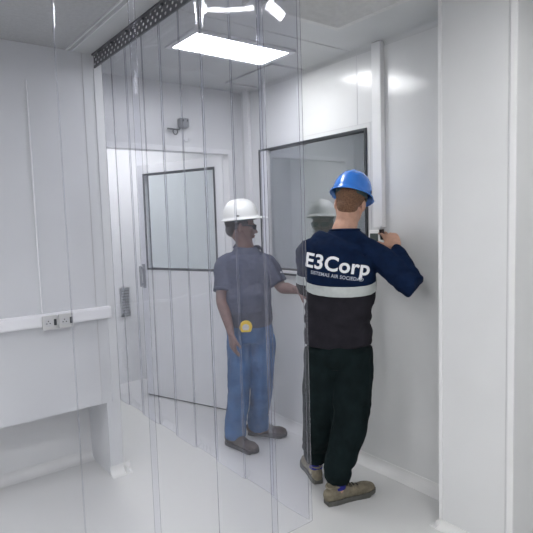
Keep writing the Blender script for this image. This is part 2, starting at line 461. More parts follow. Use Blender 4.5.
# four-way air diffuser
t = empty('air_diffuser', (1.76, 1.71, CZ), 'square grey louvred air diffuser in the ceiling above the worker in navy', 'vent')
cx_, cy_ = 1.755, 1.715
def sqring(bm, h0, z0, h1, z1, th=.003):
    """sloped square ring from half size h0 at z0 to h1 at z1"""
    def q(h, z): return [bm.verts.new((cx_+sx*h, cy_+sy*h, z)) for sx, sy in ((-1, -1), (1, -1), (1, 1), (-1, 1))]
    a, b, c2, d = q(h0, z0), q(h1, z1), q(h1, z1-th), q(h0, z0-th)
    for r0, r1 in ((a, b), (b, c2), (c2, d), (d, a)):
        for k in range(4): bm.faces.new((r0[k], r0[(k+1) % 4], r1[(k+1) % 4], r1[k]))
bm = bmesh.new(); sqring(bm, .305, CZ-.001, .272, CZ-.001, .022); obj('frame', bm, M['grille'], t)
for i in range(8):
    h = .268-i*.031
    bm = bmesh.new(); sqring(bm, h, CZ-.022, h-.026, CZ-.003, .0025); obj('louvre', bm, M['grille'], t)
bm = bx(((cx_-.27, cy_-.27, CZ-.0025), (cx_+.27, cy_+.27, CZ-.001))); obj('back_plate', bm, M['steel'], t)

# perforated hanging rail
def perforated(P0, along, up, nx, nz, cell, rad, thick, cx=.050, rx=.0105):
    """plate of square cells each with an octagonal hole"""
    bm = bmesh.new(); along, up = V(along), V(up); nrm = along.cross(up)
    for side in (0, 1):
        off = nrm*thick*side
        for i in range(nx):
            for j in range(nz):
                o_ = V(P0)+along*(i*cx)+up*(j*cell)+off
                sh = .20 if j % 2 else -.20
                pc = o_+along*cx*.5+up*cell*.5
                sqp = [(-.5, -.5), (0, -.5), (.5, -.5), (.5, 0), (.5, .5), (0, .5), (-.5, .5), (-.5, 0)]
                ov = [bm.verts.new(pc+along*a*cx+up*b*cell) for a, b in sqp]
                iv = [bm.verts.new(pc+along*(sh*cx+rx*math.cos(R(225+45*k)))+up*(rad*math.sin(R(225+45*k)))) for k in range(8)]
                for k in range(8):
                    f = (ov[k], ov[(k+1) % 8], iv[(k+1) % 8], iv[k])
                    bm.faces.new(f if side else tuple(reversed(f)))
                if side == 0:
                    iv2 = [bm.verts.new(v.co+nrm*thick) for v in iv]
                    for k in range(8): bm.faces.new((iv[k], iv[(k+1) % 8], iv2[(k+1) % 8], iv2[k]))
    bmesh.ops.remove_doubles(bm, verts=bm.verts, dist=1e-5)
    return bm
t = empty('curtain_rail', (XC, 2.2, CZ), 'dark perforated steel rail running to the wall, carrying the strip curtain', 'curtain rail')
cell = .022; nx = int((YD-YC-.04)/.05)
obj('perforated_plate', perforated((XC-.014, YD-.006, CZ-.072), (0, -1, 0), (0, 0, 1), nx, 3, cell, .0074, .0012), M['steel'], t)
obj('rail_flange', bx(((XC-.026, YC+.03, CZ-.010), (XC-.008, YD-.004, CZ-.001)), ((XC-.017, YC+.03, CZ-.080), (XC-.009, YD-.004, CZ-.072))), M['steel'], t)
for i in range(9):
    y = YD-.10-i*.2
    bm = bmesh.new()
    tube(bm, [((XC-.022, y, CZ-.016), .006, .006), ((XC-.012, y, CZ-.016),   .008, .008)], n=8, sub=1)
    obj('bolt', bm, M['dark'], t)
t = empty('curtain_rail', (.5, YC, CZ), 'dark perforated steel rail overhead, carrying the strip curtain that faces the camera', 'curtain rail')
obj('perforated_plate', perforated((-.25, YC+.012, CZ-.072), (1, 0, 0), (0, 0, 1), int(1.40/.05), 3, cell, .0074, .0012), M['steel'], t)
obj('rail_flange', bx(((-.25, YC+.008, CZ-.010), (XC-.03, YC+.020, CZ-.001))), M['steel'], t)

# ------------------------------------------------------------------ strip curtain: clear bowed strips, each hanging on its own
def strip(p0, p1, z0, z1, bow, seed, th=.0030):
    p0, p1 = V((*p0, 0)), V((*p1, 0)); d = p1-p0; L = d.length; d.normalize(); nr = V((-d.y, d.x, 0))
    bm = bmesh.new(); NZ = 26; G = []
    SS = [0, .004/L, .009/L, .016/L, .14, .28, .42, .58, .72, .86, 1-.016/L, 1-.009/L, 1-.004/L, 1]; NX = len(SS)-1
    for side in (0, 1):
        g = []
        for j in range(NZ+1):
            z = z0+(z1-z0)*j/NZ; row = []
            for i in range(NX+1):
                s = SS[i]; de = min(s, 1-s)*L; curl = .0030*max(0, 1-de/.016)**2*(1 if seed % 2 else -1)
                b = bow*(1-(2*s-1)**2)*(.55+.45*math.sin(seed*2.1+j*.19))
                wv = .0030*noise.noise(V((seed*5.1, j*.33, s*1.2)))*(1-j/NZ+.15)
                edge = 1 if 0 < i < NX else .0
                row.append(bm.verts.new(p0+d*L*s+nr*(b+curl+wv*edge+(side-.5)*th)+V((0, 0, z))))
            g.append(row)
        G.append(g)
    for side in (0, 1):
        for j in range(NZ):
            for i in range(NX):
                q = (G[side][j][i], G[side][j][i+1], G[side][j+1][i+1], G[side][j+1][i])
                bm.faces.new(q if side else tuple(reversed(q)))
    for j in range(NZ):
        for i in (0, NX):
            f = bm.faces.new((G[0][j][i], G[0][j+1][i], G[1][j+1][i], G[1][j][i])); f.material_index = 1
    for i in range(NX):
        for j in (0, NZ):
            f = bm.faces.new((G[0][j][i], G[0][j][i+1], G[1][j][i+1], G[1][j][i])); f.material_index = 1
    return bm
GRP = 'clear plastic strips of the strip curtain'
near = [(.155, .402, 'strip facing the camera, farthest left, in front of the sockets'),
        (.395, .604, 'strip facing the camera, in front of the return duct end post'),
        (.592, .803, 'strip facing the camera, in front of the glazed door'),
        (.795, 1.020, 'strip facing the camera, in front of the white-helmeted worker'),
        (1.008, 1.186, 'strip facing the camera, farthest right, crossing the navy shirt')]
for i, (a, b, lab) in enumerate(near):
    o = obj('curtain_strip', strip((a, YC-.002-(i % 2)*.009), (b, YC-.002-(i % 2)*.009), .49, CZ-.045, .008*(1 if i % 2 else -1), i+1), [M['film'], M['edge']], smooth=False)
    for p in o.data.polygons: p.use_smooth = (p.material_index == 0)
    tag(o, 'clear plastic '+lab, 'curtain strip', GRP)
ords = ['nearest the return duct', 'second out from the return duct', 'third out from the return duct', 'fourth out from the return duct', 'fifth out from the return duct', 'sixth out from the return duct', 'seventh out from the return duct', 'eighth out from the return duct', 'nearest the corner by the navy shirt']
fy = [3.060, 2.93, 2.735, 2.53, 2.335, 2.145, 1.96, 1.745, 1.56, YC+.012]
for i in range(9):
    a = fy[i]; b = fy[i+1]-(.014 if i < 8 else 0)
    x = XC+.008+(i % 2)*.008
    o = obj('curtain_strip', strip((x, a), (x, b), .49, CZ-.045, .0032*(1 if i % 2 else -1), i+11), [M['film'], M['edge']])
    for p in o.data.polygons: p.use_smooth = (p.material_index == 0)
    tag(o, 'clear plastic strip in the run along the room, '+ords[i], 'curtain strip', GRP)

# ------------------------------------------------------------------ trunking, sockets and cord on the duct box
trunk = t = empty('cable_trunking', (.2, YD, 1.0), 'white plastic cable trunking running level along the left wall', 'cable trunking')
obj('trunking_body', bx(((-2.1, YD-.045, .995), (1.162, YD-.001, 1.065)), bev=.004), M['duct'], t)
obj('trunking_lid', bx(((-2.1, YD-.050, 1.003), (1.157, YD-.044, 1.057)), bev=.002), M['duct'], t)
def socket(x, label):
    t = empty('power_socket', (x, YD-.05, 1.02), label, 'power socket', 'sockets on the trunking')
    obj('face_plate', bx(((x-.041, YD-.064, .978), (x+.041, YD-.05, 1.058)), bev=.004), M['socket'], t)
    for dz in (0,):
        bm = bmesh.new()
        tube(bm, [((x-.010, YD-.0655, 1.018), .023, .023), ((x-.010, YD-.062, 1.018), .023, .023)], n=20, sub=1, cap=False)
        well = obj('socket_well', bm, M['seam'], t)
        bm = bmesh.new()
        for ddx, ddz in ((-.009, -.004), (.009, -.004), (0, .009)):
            tube(bm, [((x-.010+ddx, YD-.067, 1.018+ddz), .0035, .0035), ((x-.010+ddx, YD-.064, 1.018+ddz), .0035, .0035)], n=8, sub=1, cap=False)
        obj('pin_holes', bm, M['dark'], well)
    obj('rocker_switch', bx(((x+.02, YD-.068, 1.0), (x+.034, YD-.062, 1.036)), bev=.002), M['dark'], t)
socket(.80, 'grey power socket on the left wall trunking, the left of the pair')
socket(.888, 'grey power socket on the left wall trunking, the right of the pair')
bm = bmesh.new(); tube(bm, [((.775, YD-.006, 1.07), .004, .004), ((.775, YD-.006, 2.35), .004, .004)], n=8, sub=1)
obj('cord', bm, M['duct'], trunk, smooth=True)

# small device on the back wall above the doorway
t = empty('door_alarm', (1.90, YB, 2.26), 'small grey wall device with two dark dots and a side arm above the doorway', 'door alarm')
obj('housing', bx(((1.868, YB-.06, 2.235), (1.942, YB-.001, 2.305)), bev=.012), M['device'], t)
for dx in (-.016, .018):
    bm = bmesh.new(); tube(bm, [((1.905+dx, YB-.064, 2.284), .008, .005), ((1.905+dx, YB-.058, 2.284), .008, .005)], n=10, sub=1, cap=False); obj('indicator', bm, M['dark'], t)
bm = bmesh.new(); tube(bm, [((1.78, YB-.03, 2.222), .006, .006), ((1.868, YB-.03, 2.222), .006, .006), ((1.875, YB-.03, 2.245), .006, .006)], n=8, sub=3); obj('side_arm', bm, M['steel'], t, True)
bm = bmesh.new(); tube(bm, [((1.838+.018*math.cos(R(a)), YB-.03, 2.205+.02*math.sin(R(a))), .0045, .0045) for a in range(120, 400, 30)], n=8, sub=2); obj('hook', bm, M['steel'], t, True)
bm = bmesh.new(); tube(bm, [((1.935+.020*math.cos(R(a)), YB-.016, 2.165+.024*math.sin(R(a))), .004, .004) for a in range(190, 380, 25)], n=8, sub=2)
tag(obj('wall_hook', bm, M['trimw'], smooth=True), 'small white hook on the back wall just below the grey device', 'hook')

# thermostat
t = empty('thermostat', (XR, 2.085, 1.42), 'white wall thermostat with a dark screen that the worker in navy is touching', 'thermostat')
obj('housing', bx(((XR-.032, 2.035, 1.375), (XR+.0008, 2.135, 1.475)), bev=.006), M['white_obj'], t)
obj('screen', bx(((XR-.036, 2.062, 1.405), (XR-.031, 2.122, 1.455)), bev=.002), M['screen'], t)

# ------------------------------------------------------------------ people
def hand(bm, wrist, dirv, back, thumb, curls, spread=.06, sc_=1.0, thumb_curl=.5, thumb_out=.75, wr=.024):
    """wrist point, direction of the palm, direction the back of the hand faces, direction of the thumb side"""
    W_ = V(wrist); d = V(dirv).normalized(); bk = V(back); bk = (bk-d*bk.dot(d)).normalized()
    th = V(thumb); th = (th-d*th.dot(d)-bk*th.dot(bk)).normalized()
    k = sc_
    tube(bm, [(W_-d*.03*k, wr, wr*.78), (W_, wr*1.05*k, wr*.75*k), (W_+d*.035*k, .036*k, .016*k), (W_+d*.07*k, .041*k, .0145*k), (W_+d*.092*k, .039*k, .012*k)], side=th, n=14, sub=3)
    tips = []
    for i, (off, ln_, r0) in enumerate(((.030, .076, .0092), (.010, .085, .0095), (-.010, .079, .0090), (-.029, .062, .0080))):
        c = curls[i]
        p = W_+d*(.084-.004*abs(i-1))*k+th*off*k
        ang = spread*(1.4-i)
        f = (d*math.cos(ang)+th*math.sin(ang)).normalized()
        pts = [(p-f*.02*k, r0*k, r0*k), (p, r0*1.02*k, r0*1.02*k)]
        cur = 0; q = p
        for s, (fr, cc) in enumerate(((.45, c*.55), (.30, c), (.25, c*.7))):
            cur += cc
            v = f*math.cos(cur)-bk*math.sin(cur)
            q = q+v*ln_*fr*k
            rr = r0*(1-.12*(s+1))*k
            pts.append((q, rr, rr))
        tube(bm, pts, n=10, sub=3); tips.append(q)
    p = W_+d*.022*k+th*.022*k
    v = (d*math.cos(thumb_out)+th*math.sin(thumb_out)-bk*.25).normalized()
    q1 = p+v*.038*k; v2 = (v+d*thumb_curl-bk*thumb_curl*.6).normalized(); q2 = q1+v2*.03*k; q3 = q2+(v2-bk*.3*thumb_curl).normalized()*.024*k
    tube(bm, [(p-v*.01*k, .014*k, .013*k), (p+v*.012*k, .0135*k, .0125*k), (q1, .0105*k, .0105*k), (q2, .0100*k, .0095*k), (q3, .0078*k, .0072*k)], n=10, sub=3)
    return tips+[q3]

def head_shapes(bm, H, f, u):
    s = f.cross(u).normalized()  # person's right
    ax = (f, s, u)
    P = lambda a, b, c_: H+f*a+s*b+u*c_
    ell(bm, P(-.012, 0, .038), ax, (.098, .077, .082), 20, 12)
    ell(bm, P(.024, 0, -.02), ax, (.068, .064, .085), 18, 12)
    ell(bm, P(.038, 0, -.078), ax, (.045, .043, .036))
    ell(bm, P(.066, 0, -.095), ax, (.020, .024, .018))
    for sg in (-1, 1):
        tube(bm, [(P(.0, sg*.060, -.035), .018, .016), (P(.03, sg*.048, -.078), .016, .014), (P(.06, sg*.022, -.096), .014, .014)], n=10)
        ell(bm, P(-.008, sg*.079, -.008), ((f*.95+s*sg*.35).normalized(), (s*sg*.95-f*.35).normalized(), u), (.019, .007, .032), 12, 8)
        ell(bm, P(-.004, sg*.077, -.030), ax, (.010, .006, .012), 10, 6)
        ell(bm, P(.066, sg*.038, -.022), ax, (.020, .022, .020))
        ell(bm, P(.083, sg*.029, .020), ax, (.012, .024, .008))
        ell(bm, P(.094, sg*.011, -.036), ax, (.012, .009, .008), 10, 6)
    tube(bm, [(P(.082, 0, .012), .009, .010), (P(.095, 0, -.010), .010, .010), (P(.108, 0, -.030), .012, .011)], n=10)
    ell(bm, P(.088, 0, -.056), ax, (.012, .022, .0065), 12, 8)
    ell(bm, P(.085, 0, -.067), ax, (.012, .019, .0065), 12, 8)
    return P, ax

def helmet(parent, C, f, u, m, rear_ratchet=True):
    """C = centre of the rim plane"""
    f, u = f.normalized(), u.normalized(); s = f.cross(u).normalized(); u = s.cross(f).normalized()
    bm = bmesh.new(); N = 56; rings = []
    def rim(th, grow):
        ca, sa = math.cos(th), math.sin(th)
        a = .124+grow; b = .108+grow
        fr = max(0, ca)**3*(.040 if grow > 0 else 0)*min(1, grow/.014)
        return (a*ca+fr, b*sa)
    prof = []
    for g, z in ((.020, -.004), (.018, .003), (.010, .006)): prof.append(('b', g, z))
    for i in range(0, 15):
        ph = R(90*i/15); prof.append(('d', ph, 0))
    for kind, a_, z_ in prof:
        rr = []
        for k in range(N):
            th = 2*math.pi*k/N
            if kind == 'b':
                x, y = rim(th, a_); x -= a_*.35*math.cos(th)*(math.cos(th) < .3); y -= a_*.35*math.sin(th)*(math.cos(th) < .3); z = z_-(max(0, math.cos(th))**2)*.006*(a_/.02)
            else:
                x0, y0 = rim(th, 0); cph = math.cos(a_)**.82; x, y = x0*cph, y0*cph
                z = .010+.124*math.sin(a_)**.95
                z += .007*math.exp(-(y/.014)**2)*min(1, a_*1.4) + .004*math.exp(-((abs(y)-.042)/.010)**2)*min(1, a_*1.2)*(1 if abs(a_) < 1.2 else .3)
            rr.append(bm.verts.new(C+f*x+s*y+u*z))
        rings.append(rr)
    for i in range(len(rings)-1):
        for k in range(N): bm.faces.new((rings[i][k], rings[i][(k+1) % N], rings[i+1][(k+1) % N], rings[i+1][k]))
    top = bm.verts.new(C+u*.141)
    for k in range(N): bm.faces.new((rings[-1][k], rings[-1][(k+1) % N], top))
    hat = obj('hard_hat', bm, m, parent, True)
    so = hat.modifiers.new('wall', 'SOLIDIFY'); so.thickness = .003; so.offset = -1
    bm = bmesh.new(); ra, rb = [], []
    for k in range(40):
        th = 2*math.pi*k/40
        for lst, z, e in ((ra, -.012, 0), (rb, .022, 0)):
            lst.append(bm.verts.new(C+f*(.108*math.cos(th))+s*(.088*math.sin(th))+u*z))
    for k in range(40): bm.faces.new((ra[k], ra[(k+1) % 40], rb[(k+1) % 40], rb[k]))
    hb = obj('headband', bm, M['hat_in'], hat, True); so = hb.modifiers.new('t', 'SOLIDIFY'); so.thickness = .004
    for th in (40, 140, 220, 320):
        bm = bmesh.new()
        d = f*math.cos(R(th))*.106+s*math.sin(R(th))*.087
        tube(bm, [(C+d+u*.01, .010, .0015), (C+d*.95+u*.05, .010, .0015), (C+d*.4+u*.092, .010, .0015)], side=u.cross(d), n=8, sub=3)
        obj('crown_strap', bm, M['hat_in'], hat)
    for sg in (-1, 1):
        bm = bmesh.new(); ell(bm, C+s*sg*.109-f*.02+u*.024, (f, u, s), (.010, .005, .003), 12, 6)
        obj('slot_plug', bm, M['dark'], hat)
    return hat, s, u

def shoe(parent, heel, toe_dir, mu, ms, L=.29, name='shoe', h=.085):
    """heel = floor point at the back of the heel"""
    d = V(toe_dir).normalized(); s = V((d.y, -d.x, 0)); z = V((0, 0, 1)); B = V(heel); B.z = .001
    secs = [(0.0, .024), (.04, .034), (.10, .034), (.16, .038), (.21, .047), (.25, .044), (.275, .030), (.29, .012)]
    k = L/.29
    # sole
    bm = bmesh.new(); N = 40; o0, o1, o2 = [], [], []
    cs = catmull([[x, w] for x, w in secs], 4)
    left = [(x*k, w) for x, w in cs]; out = left+[(x, -w) for x, w in reversed(left)]
    for lst, zz, g in ((o0, .0, -.002), (o1, .012, .003), (o2, .026, .002)):
        for x, w in out: lst.append(bm.verts.new(B+d*(x+(.003 if x > .2 else -.003 if x < .02 else 0))+s*(w+math.copysign(g, w))+z*(zz+(.010 if x > .25 else .0)*(1 if zz == 0 else .3))))
    n = len(out)
    for a_, b_ in ((o0, o1), (o1, o2)):
        for i in range(n): bm.faces.new((a_[i], a_[(i+1) % n], b_[(i+1) % n], b_[i]))
    bm.faces.new(list(reversed(o0))); bm.faces.new(o2)
    # upper
    b2 = bmesh.new()
    hs = [(.012, .030, .068), (.05, .034, .078), (.10, .034, .076), (.145, .036, .064), (.19, .042, .048), (.235, .042, .049), (.268, .032, .040)]
    tube(b2, [(B+d*x*k+z*(.018+hh*.46), w, hh*.56) for x, w, hh in hs], side=s, n=18, sub=4, sq=2.4)
    tube(b2, [(B+d*.052*k+z*.05, .036, .044), (B+d*.050*k+z*(h+.012), .037, .045)], side=s, n=16, sub=2)
    b2 = blob(b2, .005, 3); wrinkle(b2, .0012, (60, 60, 60), 3)
    up = obj(name, b2, mu, parent, True)
    obj('sole', bm, ms, up)
    b3 = bmesh.new()
    for i in range(4):
        x = (.108+i*.024)*k; zz = (.107, .096, .084, .075)[i]
        a_ = -1 if i % 2 else 1
        tube(b3, [(B+d*(x-.006)+s*.027+z*(zz-.014), .0026, .0026), (B+d*x+z*zz, .0028, .0028), (B+d*(x+.006)-s*.027+z*(zz-.014), .0026, .0026)], n=6, sub=4)
        tube(b3, [(B+d*(x+.006)+s*.026+z*(zz-.018), .0024, .0024), (B+d*(x+.003)+z*(zz-.002), .0024, .0024), (B+d*(x-.006)-s*.026+z*(zz-.014), .0024, .0024)], n=6, sub=4)
    obj('laces', b3, M['cord'], up)
    # padded collar lip
    b4 = bmesh.new()
    tube(b4, [(B+d*(.050+.046*math.cos(R(a)))*k+s*.036*math.sin(R(a))+z*(h+.018+.006*math.cos(R(a))), .007, .007) for a in range(0, 361, 30)], n=8, sub=2)
    obj('collar', b4, mu, up, True)
    return up

# ================================================================== worker in navy shirt and blue helmet
root = empty('person', (2.02, 2.06, 0), 'worker in navy long-sleeved shirt and blue helmet, back to camera, reaching to the wall', 'person')
r = V((.646, -.763, 0)); w = V((.763, .646, 0)); z = V((0, 0, 1))
PEL = V((2.055, 2.055, .86)); WAI = V((2.058, 2.056, 1.02)); CHE = V((2.068, 2.04, 1.27)); NB = V((2.096, 2.03, 1.470))
shR = V((2.172, 1.908, 1.372)); shL = V((1.962, 2.165, 1.385))
elR = V((2.238, 1.700, 1.198)); wrR = V((2.285, 1.832, 1.378))
elL = V((2.035, 2.275, 1.16)); wrL = V((2.20, 2.20, 1.20))
hipR = V((2.100, 1.985, .84)); hipL = V((1.995, 2.115, .84))
knR = V((2.070, 1.985, .45)); knL = V((2.005, 2.165, .45))
anR = V((1.966, 1.985, .085)); anL = V((2.035, 2.240, .085))
hf = V((.80, .52, -.30)).normalized()                       # face looks at the wall and a little down
hu = (z+r*.20+w*.30).normalized(); hu = (hu-hf*hu.dot(hf)).normalized()
H = V((2.143, 2.030, 1.630))
dR = V((.34, .66, .66)).normalized()                       # right hand direction
def build_body_a():
    bm = bmesh.new()
    tube(bm, [(PEL+z*.02, .12, .09), (PEL+z*.06, .14, .10), (WAI, .14, .10), (CHE-z*.06, .155, .11), (CHE+z*.06, .16, .105), (NB-z*.05, .13, .08), (NB, .07, .06)], side=r, n=20)
    tube(bm, [(NB-z*.03, .086, .070), (NB+z*.015, .070, .064), (NB+(H-NB)*.4, .062, .062), (H-hu*.03-hf*.02, .060, .064)], side=r, n=16)
    for a, b, c_ in ((shR, elR, wrR), (shL, elL, wrL)):
        tube(bm, [(NB-z*.06, .05, .05), (a, .050, .050), (a+(b-a)*.5, .043, .043), (b, .036, .036), (b+(c_-b)*.4, .036, .036), (c_, .025, .022)], n=14)
    for a, b, c_ in ((hipR, knR, anR), (hipL, knL, anL)):
        tube(bm, [(a+z*.03, .08, .08), (a-z*.08, .082, .082), (b, .052, .054), (b+(c_-b)*.35, .050, .052), (c_, .033, .035), (c_-z*.035+w*.01, .032, .035)], n=14)
    P, ax = head_shapes(bm, H, hf, hu)
    hand(bm, wrR, dR, V((-.45, -.60, .45)), V((-.72, .30, .1)), (.35, .48, .62, .80), .06, 1.14, .5, .8)
    hand(bm, wrL, V((.9, -.1, .3)), V((.3, .6, .6)), V((-.1, -.5, .8)), (.6, .7, .7, .8), .05, .98)
    return blob(bm, .0042, 2), P
bm, P = build_body_a()
# skin only; hair comes as its own piece
body = obj('body', bm, M['skin_a'], root, True)
s_ = hf.cross(hu).normalized()
# hair: short back and sides
bm = bmesh.new()
ell(bm, P(-.016, 0, .034), (hf, s_, hu), (.100, .0795, .084), 24, 14)
ell(bm, P(-.050, 0, -.030), (hf, s_, hu), (.046, .060, .048), 18, 12)
b2 = blob(bm, .005, 3)
bmesh.ops.delete(b2, geom=[v for v in b2.verts if (v.co-H).dot(hf) > .048 and (v.co-H).dot(hu) < .06 or ((v.co-H).dot(hf) > -.022 and (v.co-H).dot(hu) < .005)], context='VERTS')
obj('hair', b2, M['hair_a'], body, True)
for sg in (-1, 1):
    bm = bmesh.new(); ell(bm, P(.083, sg*.030, .0), (hf, s_, hu), (.010, .012, .008), 12, 8); e = obj('eye', bm, M['eye'], body, True)
    bm = bmesh.new(); ell(bm, P(.091, sg*.030, .0), (hf, s_, hu), (.003, .005, .005), 10, 6); obj('iris', bm, M['iris'], e, True)
hat, hs, hu2 = helmet(root, H+hu*.045-hf*.004, hf, (hu).normalized(), M['hat_b'])

# shirt: one continuous surface, cut into yoke, band and lower panel
bm = bmesh.new()
tube(bm, [(PEL-z*.0, .186, .142), (PEL+z*.06, .186, .143), (WAI, .183, .140), (CHE-z*.10, .188, .142), (CHE+z*.03, .196, .138), (CHE+z*.10, .182, .118), (NB-z*.055, .140, .092), (NB-z*.010, .104, .080), (NB+z*.018, .080, .072)], side=r, n=24, sq=2.3, cap=False)
for a, b, c_, k in ((shR, elR, wrR, 1), (shL, elL, wrL, .95)):
    end = c_-(c_-b)*.02
    tube(bm, [(NB-z*.065, .062, .062), (a-z*.008, .070*k, .070*k), (a+(b-a)*.5, .068*k, .068*k), (b+(b-a)*.02, .067*k, .064*k), (b+(c_-b)*.4, .056*k, .056*k), (end-(c_-b)*.12, .044*k, .042*k), (end, .037*k, .035*k)], n=18, cap=False)
bm = blob(bm, .0065, 6)
down = (elR-shR).normalized()
wrinkle(bm, .0065, (11, 11, 18), 2, folds=((elR, (wrR-elR).normalized(), .17, .0045, 120), (shR-z*.06+r*.02, (r*.8+z*.5), .15, .004, 70), (WAI-r*.10, V((.3, -.3, 1)), .22, .008, 75), (WAI+r*.12-z*.02, V((.4, .1, 1)), .19, .009, 60), (PEL+z*.04-w*.1, V((.5, -.6, .9)), .2, .006, 60), (shL-z*.1, V((.2, .1, 1)), .14, .003, 70)))
up = (z-w*.2+r*.03).normalized()
z1, z2 = 1.165, 1.219
flat_cut(bm, V((2.05, 2.05, z1)), up); flat_cut(bm, V((2.05, 2.05, z2)), up)
def lat(c): return (c-V((2.06, 2.05, 0))).dot(r)
def hgt(c): return (c-V((2.05, 2.05, 0))).dot(up)
band = bmesh.new(); vm = {}
for f in bm.faces:
    c = f.calc_center_median(); h_ = hgt(c)
    inside = lat(c) < .215
    if inside and h_ < z1*up.z: f.material_index = 1
    if inside and z1*up.z <= h_ <= z2*up.z and lat(c) > -.23:
        vs = []
        for v in f.verts:
            if v.index not in vm: vm[v.index] = None
            vs.append(v)
        pass
bm.verts.index_update(); bm.normal_update()
vm = {}
for f in bm.faces:
    c = f.calc_center_median(); h_ = hgt(c)
    if lat(c) < .215 and z1*up.z <= h_ <= z2*up.z:
        vs = []
        for v in f.verts:
            if v.index not in vm: vm[v.index] = band.verts.new(v.co+v.normal*.0012)
            vs.append(vm[v.index])
        band.faces.new(vs)
bvh = BVHTree.FromBMesh(bm)
shirt = obj('work_shirt', bm, [M['navy'], M['charcoal']], root, True)
shirt['label'] = 'navy shirt with charcoal lower panel'
o = obj('reflective_band', band, M['reflect'], shirt, True); so = o.modifiers.new('t', 'SOLIDIFY'); so.thickness = .0015; so.offset = 1
# neckline rib and cuff
bm = bmesh.new()
tube(bm, [(NB+z*.016+r*.078*math.cos(R(a))+w*.070*math.sin(R(a))+z*.004*math.sin(R(-a)), .006, .009) for a in range(0, 361, 24)], n=8, sub=2)
obj('neck_rib', bm, M['navy'], shirt, True)
bm = bmesh.new(); dd = (wrR-elR).normalized()
tube(bm, [(wrR-dd*.055, .039, .037), (wrR-dd*.03, .035, .033), (wrR-dd*.008, .033, .031)], n=16, sub=3)
obj('cuff', bm, M['navy'], shirt, True)

# printed lettering laid on the back of the shirt
def lettering(body_text, size, centre, right, upv, inward, m, name, parent, bold=.0, lift=.0022, sx=1.0, spacing=1.0):
    cu = bpy.data.curves.new('t', 'FONT'); cu.body = body_text; cu.size = size; cu.align_x = 'CENTER'; cu.align_y = 'CENTER'
    cu.offset = bold; cu.resolution_u = 4; cu.space_character = spacing
    o_ = bpy.data.objects.new('t', cu); COL.objects.link(o_)
    dg = bpy.context.evaluated_depsgraph_get(); dg.update(); ev = o_.evaluated_get(dg); me = ev.to_mesh()
    b = bmesh.new(); b.from_mesh(me); ev.to_mesh_clear(); bpy.data.objects.remove(o_)
    bmesh.ops.triangulate(b, faces=b.faces)
    for _ in range(5):
        es = [e for e in b.edges if e.calc_length() > .008]
        if not es: break
        bmesh.ops.subdivide_edges(b, edges=es, cuts=1); bmesh.ops.triangulate(b, faces=b.faces)
    right, upv, inward = right.normalized(), upv.normalized(), inward.normalized()
    for v in b.verts:
        q = centre+right*v.co.x*sx+upv*v.co.y-inward*.4
        hit, nn, idx, dist = bvh.ray_cast(q, inward)
        v.co = (hit-inward*lift) if hit else q+inward*.4
    o2 = obj(name, b, m, parent)
    return o2
tr = (r-z*.15).normalized(); tu = (z+r*.15).normalized()
lettering('E3Corp', .106, V((2.06, 2.04, 1.306))-r*.006, tr, tu, w, M['print'], 'lettering', shirt, bold=.0026, sx=1.02, spacing=1.04)
lettering('SISTEMAS AIR SOCIEDAD', .0255, V((2.06, 2.04, 1.247))-r*.006, tr, tu, w, M['print_dim'], 'lettering', shirt, bold=.0006, sx=.95, spacing=1.05)

# trousers
bm = bmesh.new()
tube(bm, [(PEL+z*.06, .162, .125), (PEL-z*.01, .172, .135), (PEL-z*.08, .172, .135), (PEL-z*.12, .16, .12)], side=r, n=22, cap=False)
for a, b, c_, k in ((hipR, knR, anR, 1), (hipL, knL, anL, .97)):
    e = c_+z*.045
    tube(bm, [(a-z*.0, .102, .118), (a-z*.10, .112*k, .120*k), (a+(b-a)*.6, .106*k, .112*k), (b, .100*k, .104*k), (b+(e-b)*.5, .088*k, .092*k), (e+z*.08, .076*k, .080*k), (e+z*.02, .070*k, .074*k), (e-z*.012, .060*k, .064*k)], side=r, n=20, cap=False)
bm = blob(bm, .0065, 5)
wrinkle(bm, .0075, (13, 13, 9), 5, folds=((knR+z*.03, V((.25, -.25, 1)), .16, .004, 75), (anR+z*.11, V((.1, .2, 1)), .13, .006, 110), (anL+z*.11, V((.1, .2, 1)), .13, .006, 110), (hipR-z*.10, V((.5, -.6, .6)), .18, .004, 55), (knL, V((.2, .2, 1)), .15, .004, 70)))
trs = obj('work_trousers', bm, M['trouser'], root, True)
bm = bmesh.new()
for k, pp in enumerate((PEL-z*.06+r*.172-w*.02, )):
    tube(bm, [(pp+z*.06-w*.01, .0022, .0022), (pp+w*.012, .0022, .0022), (pp-z*.07+w*.03, .0022, .0022)], n=6, sub=4)
obj('pocket_seam', bm, M['charcoal'], trs, True)
# shoes and socks
dirR = V((.97, -.22, 0)); dirL = V((.45, .9, 0))
shoe(root, (1.893, 2.003, 0), dirR, M['suede'], M['sole'], .31)
shoe(root, (2.015, 2.200, 0), dirL, M['suede'], M['sole'], .29)
for a, b, dz in ((anR, V((1.955, 1.990, .05)), 0), (anL, V((2.035, 2.245, .05)), 0)):
    bm = bmesh.new(); tube(bm, [(b-z*.0, .034, .036), (b+z*.05, .036, .040), (a+z*.045, .038, .042)], side=r, n=16, sub=3, cap=False); sk = obj('sock', bm, M['sock_k'], root, True)
    bm = bmesh.new(); tube(bm, [(a-z*.002, .0400, .0440), (a+z*.042, .0405, .0445)], side=r, n=18, sub=2, cap=False); obj('sock_band', bm, M['sock'], sk, True)['label'] = 'bright blue band of the sock'

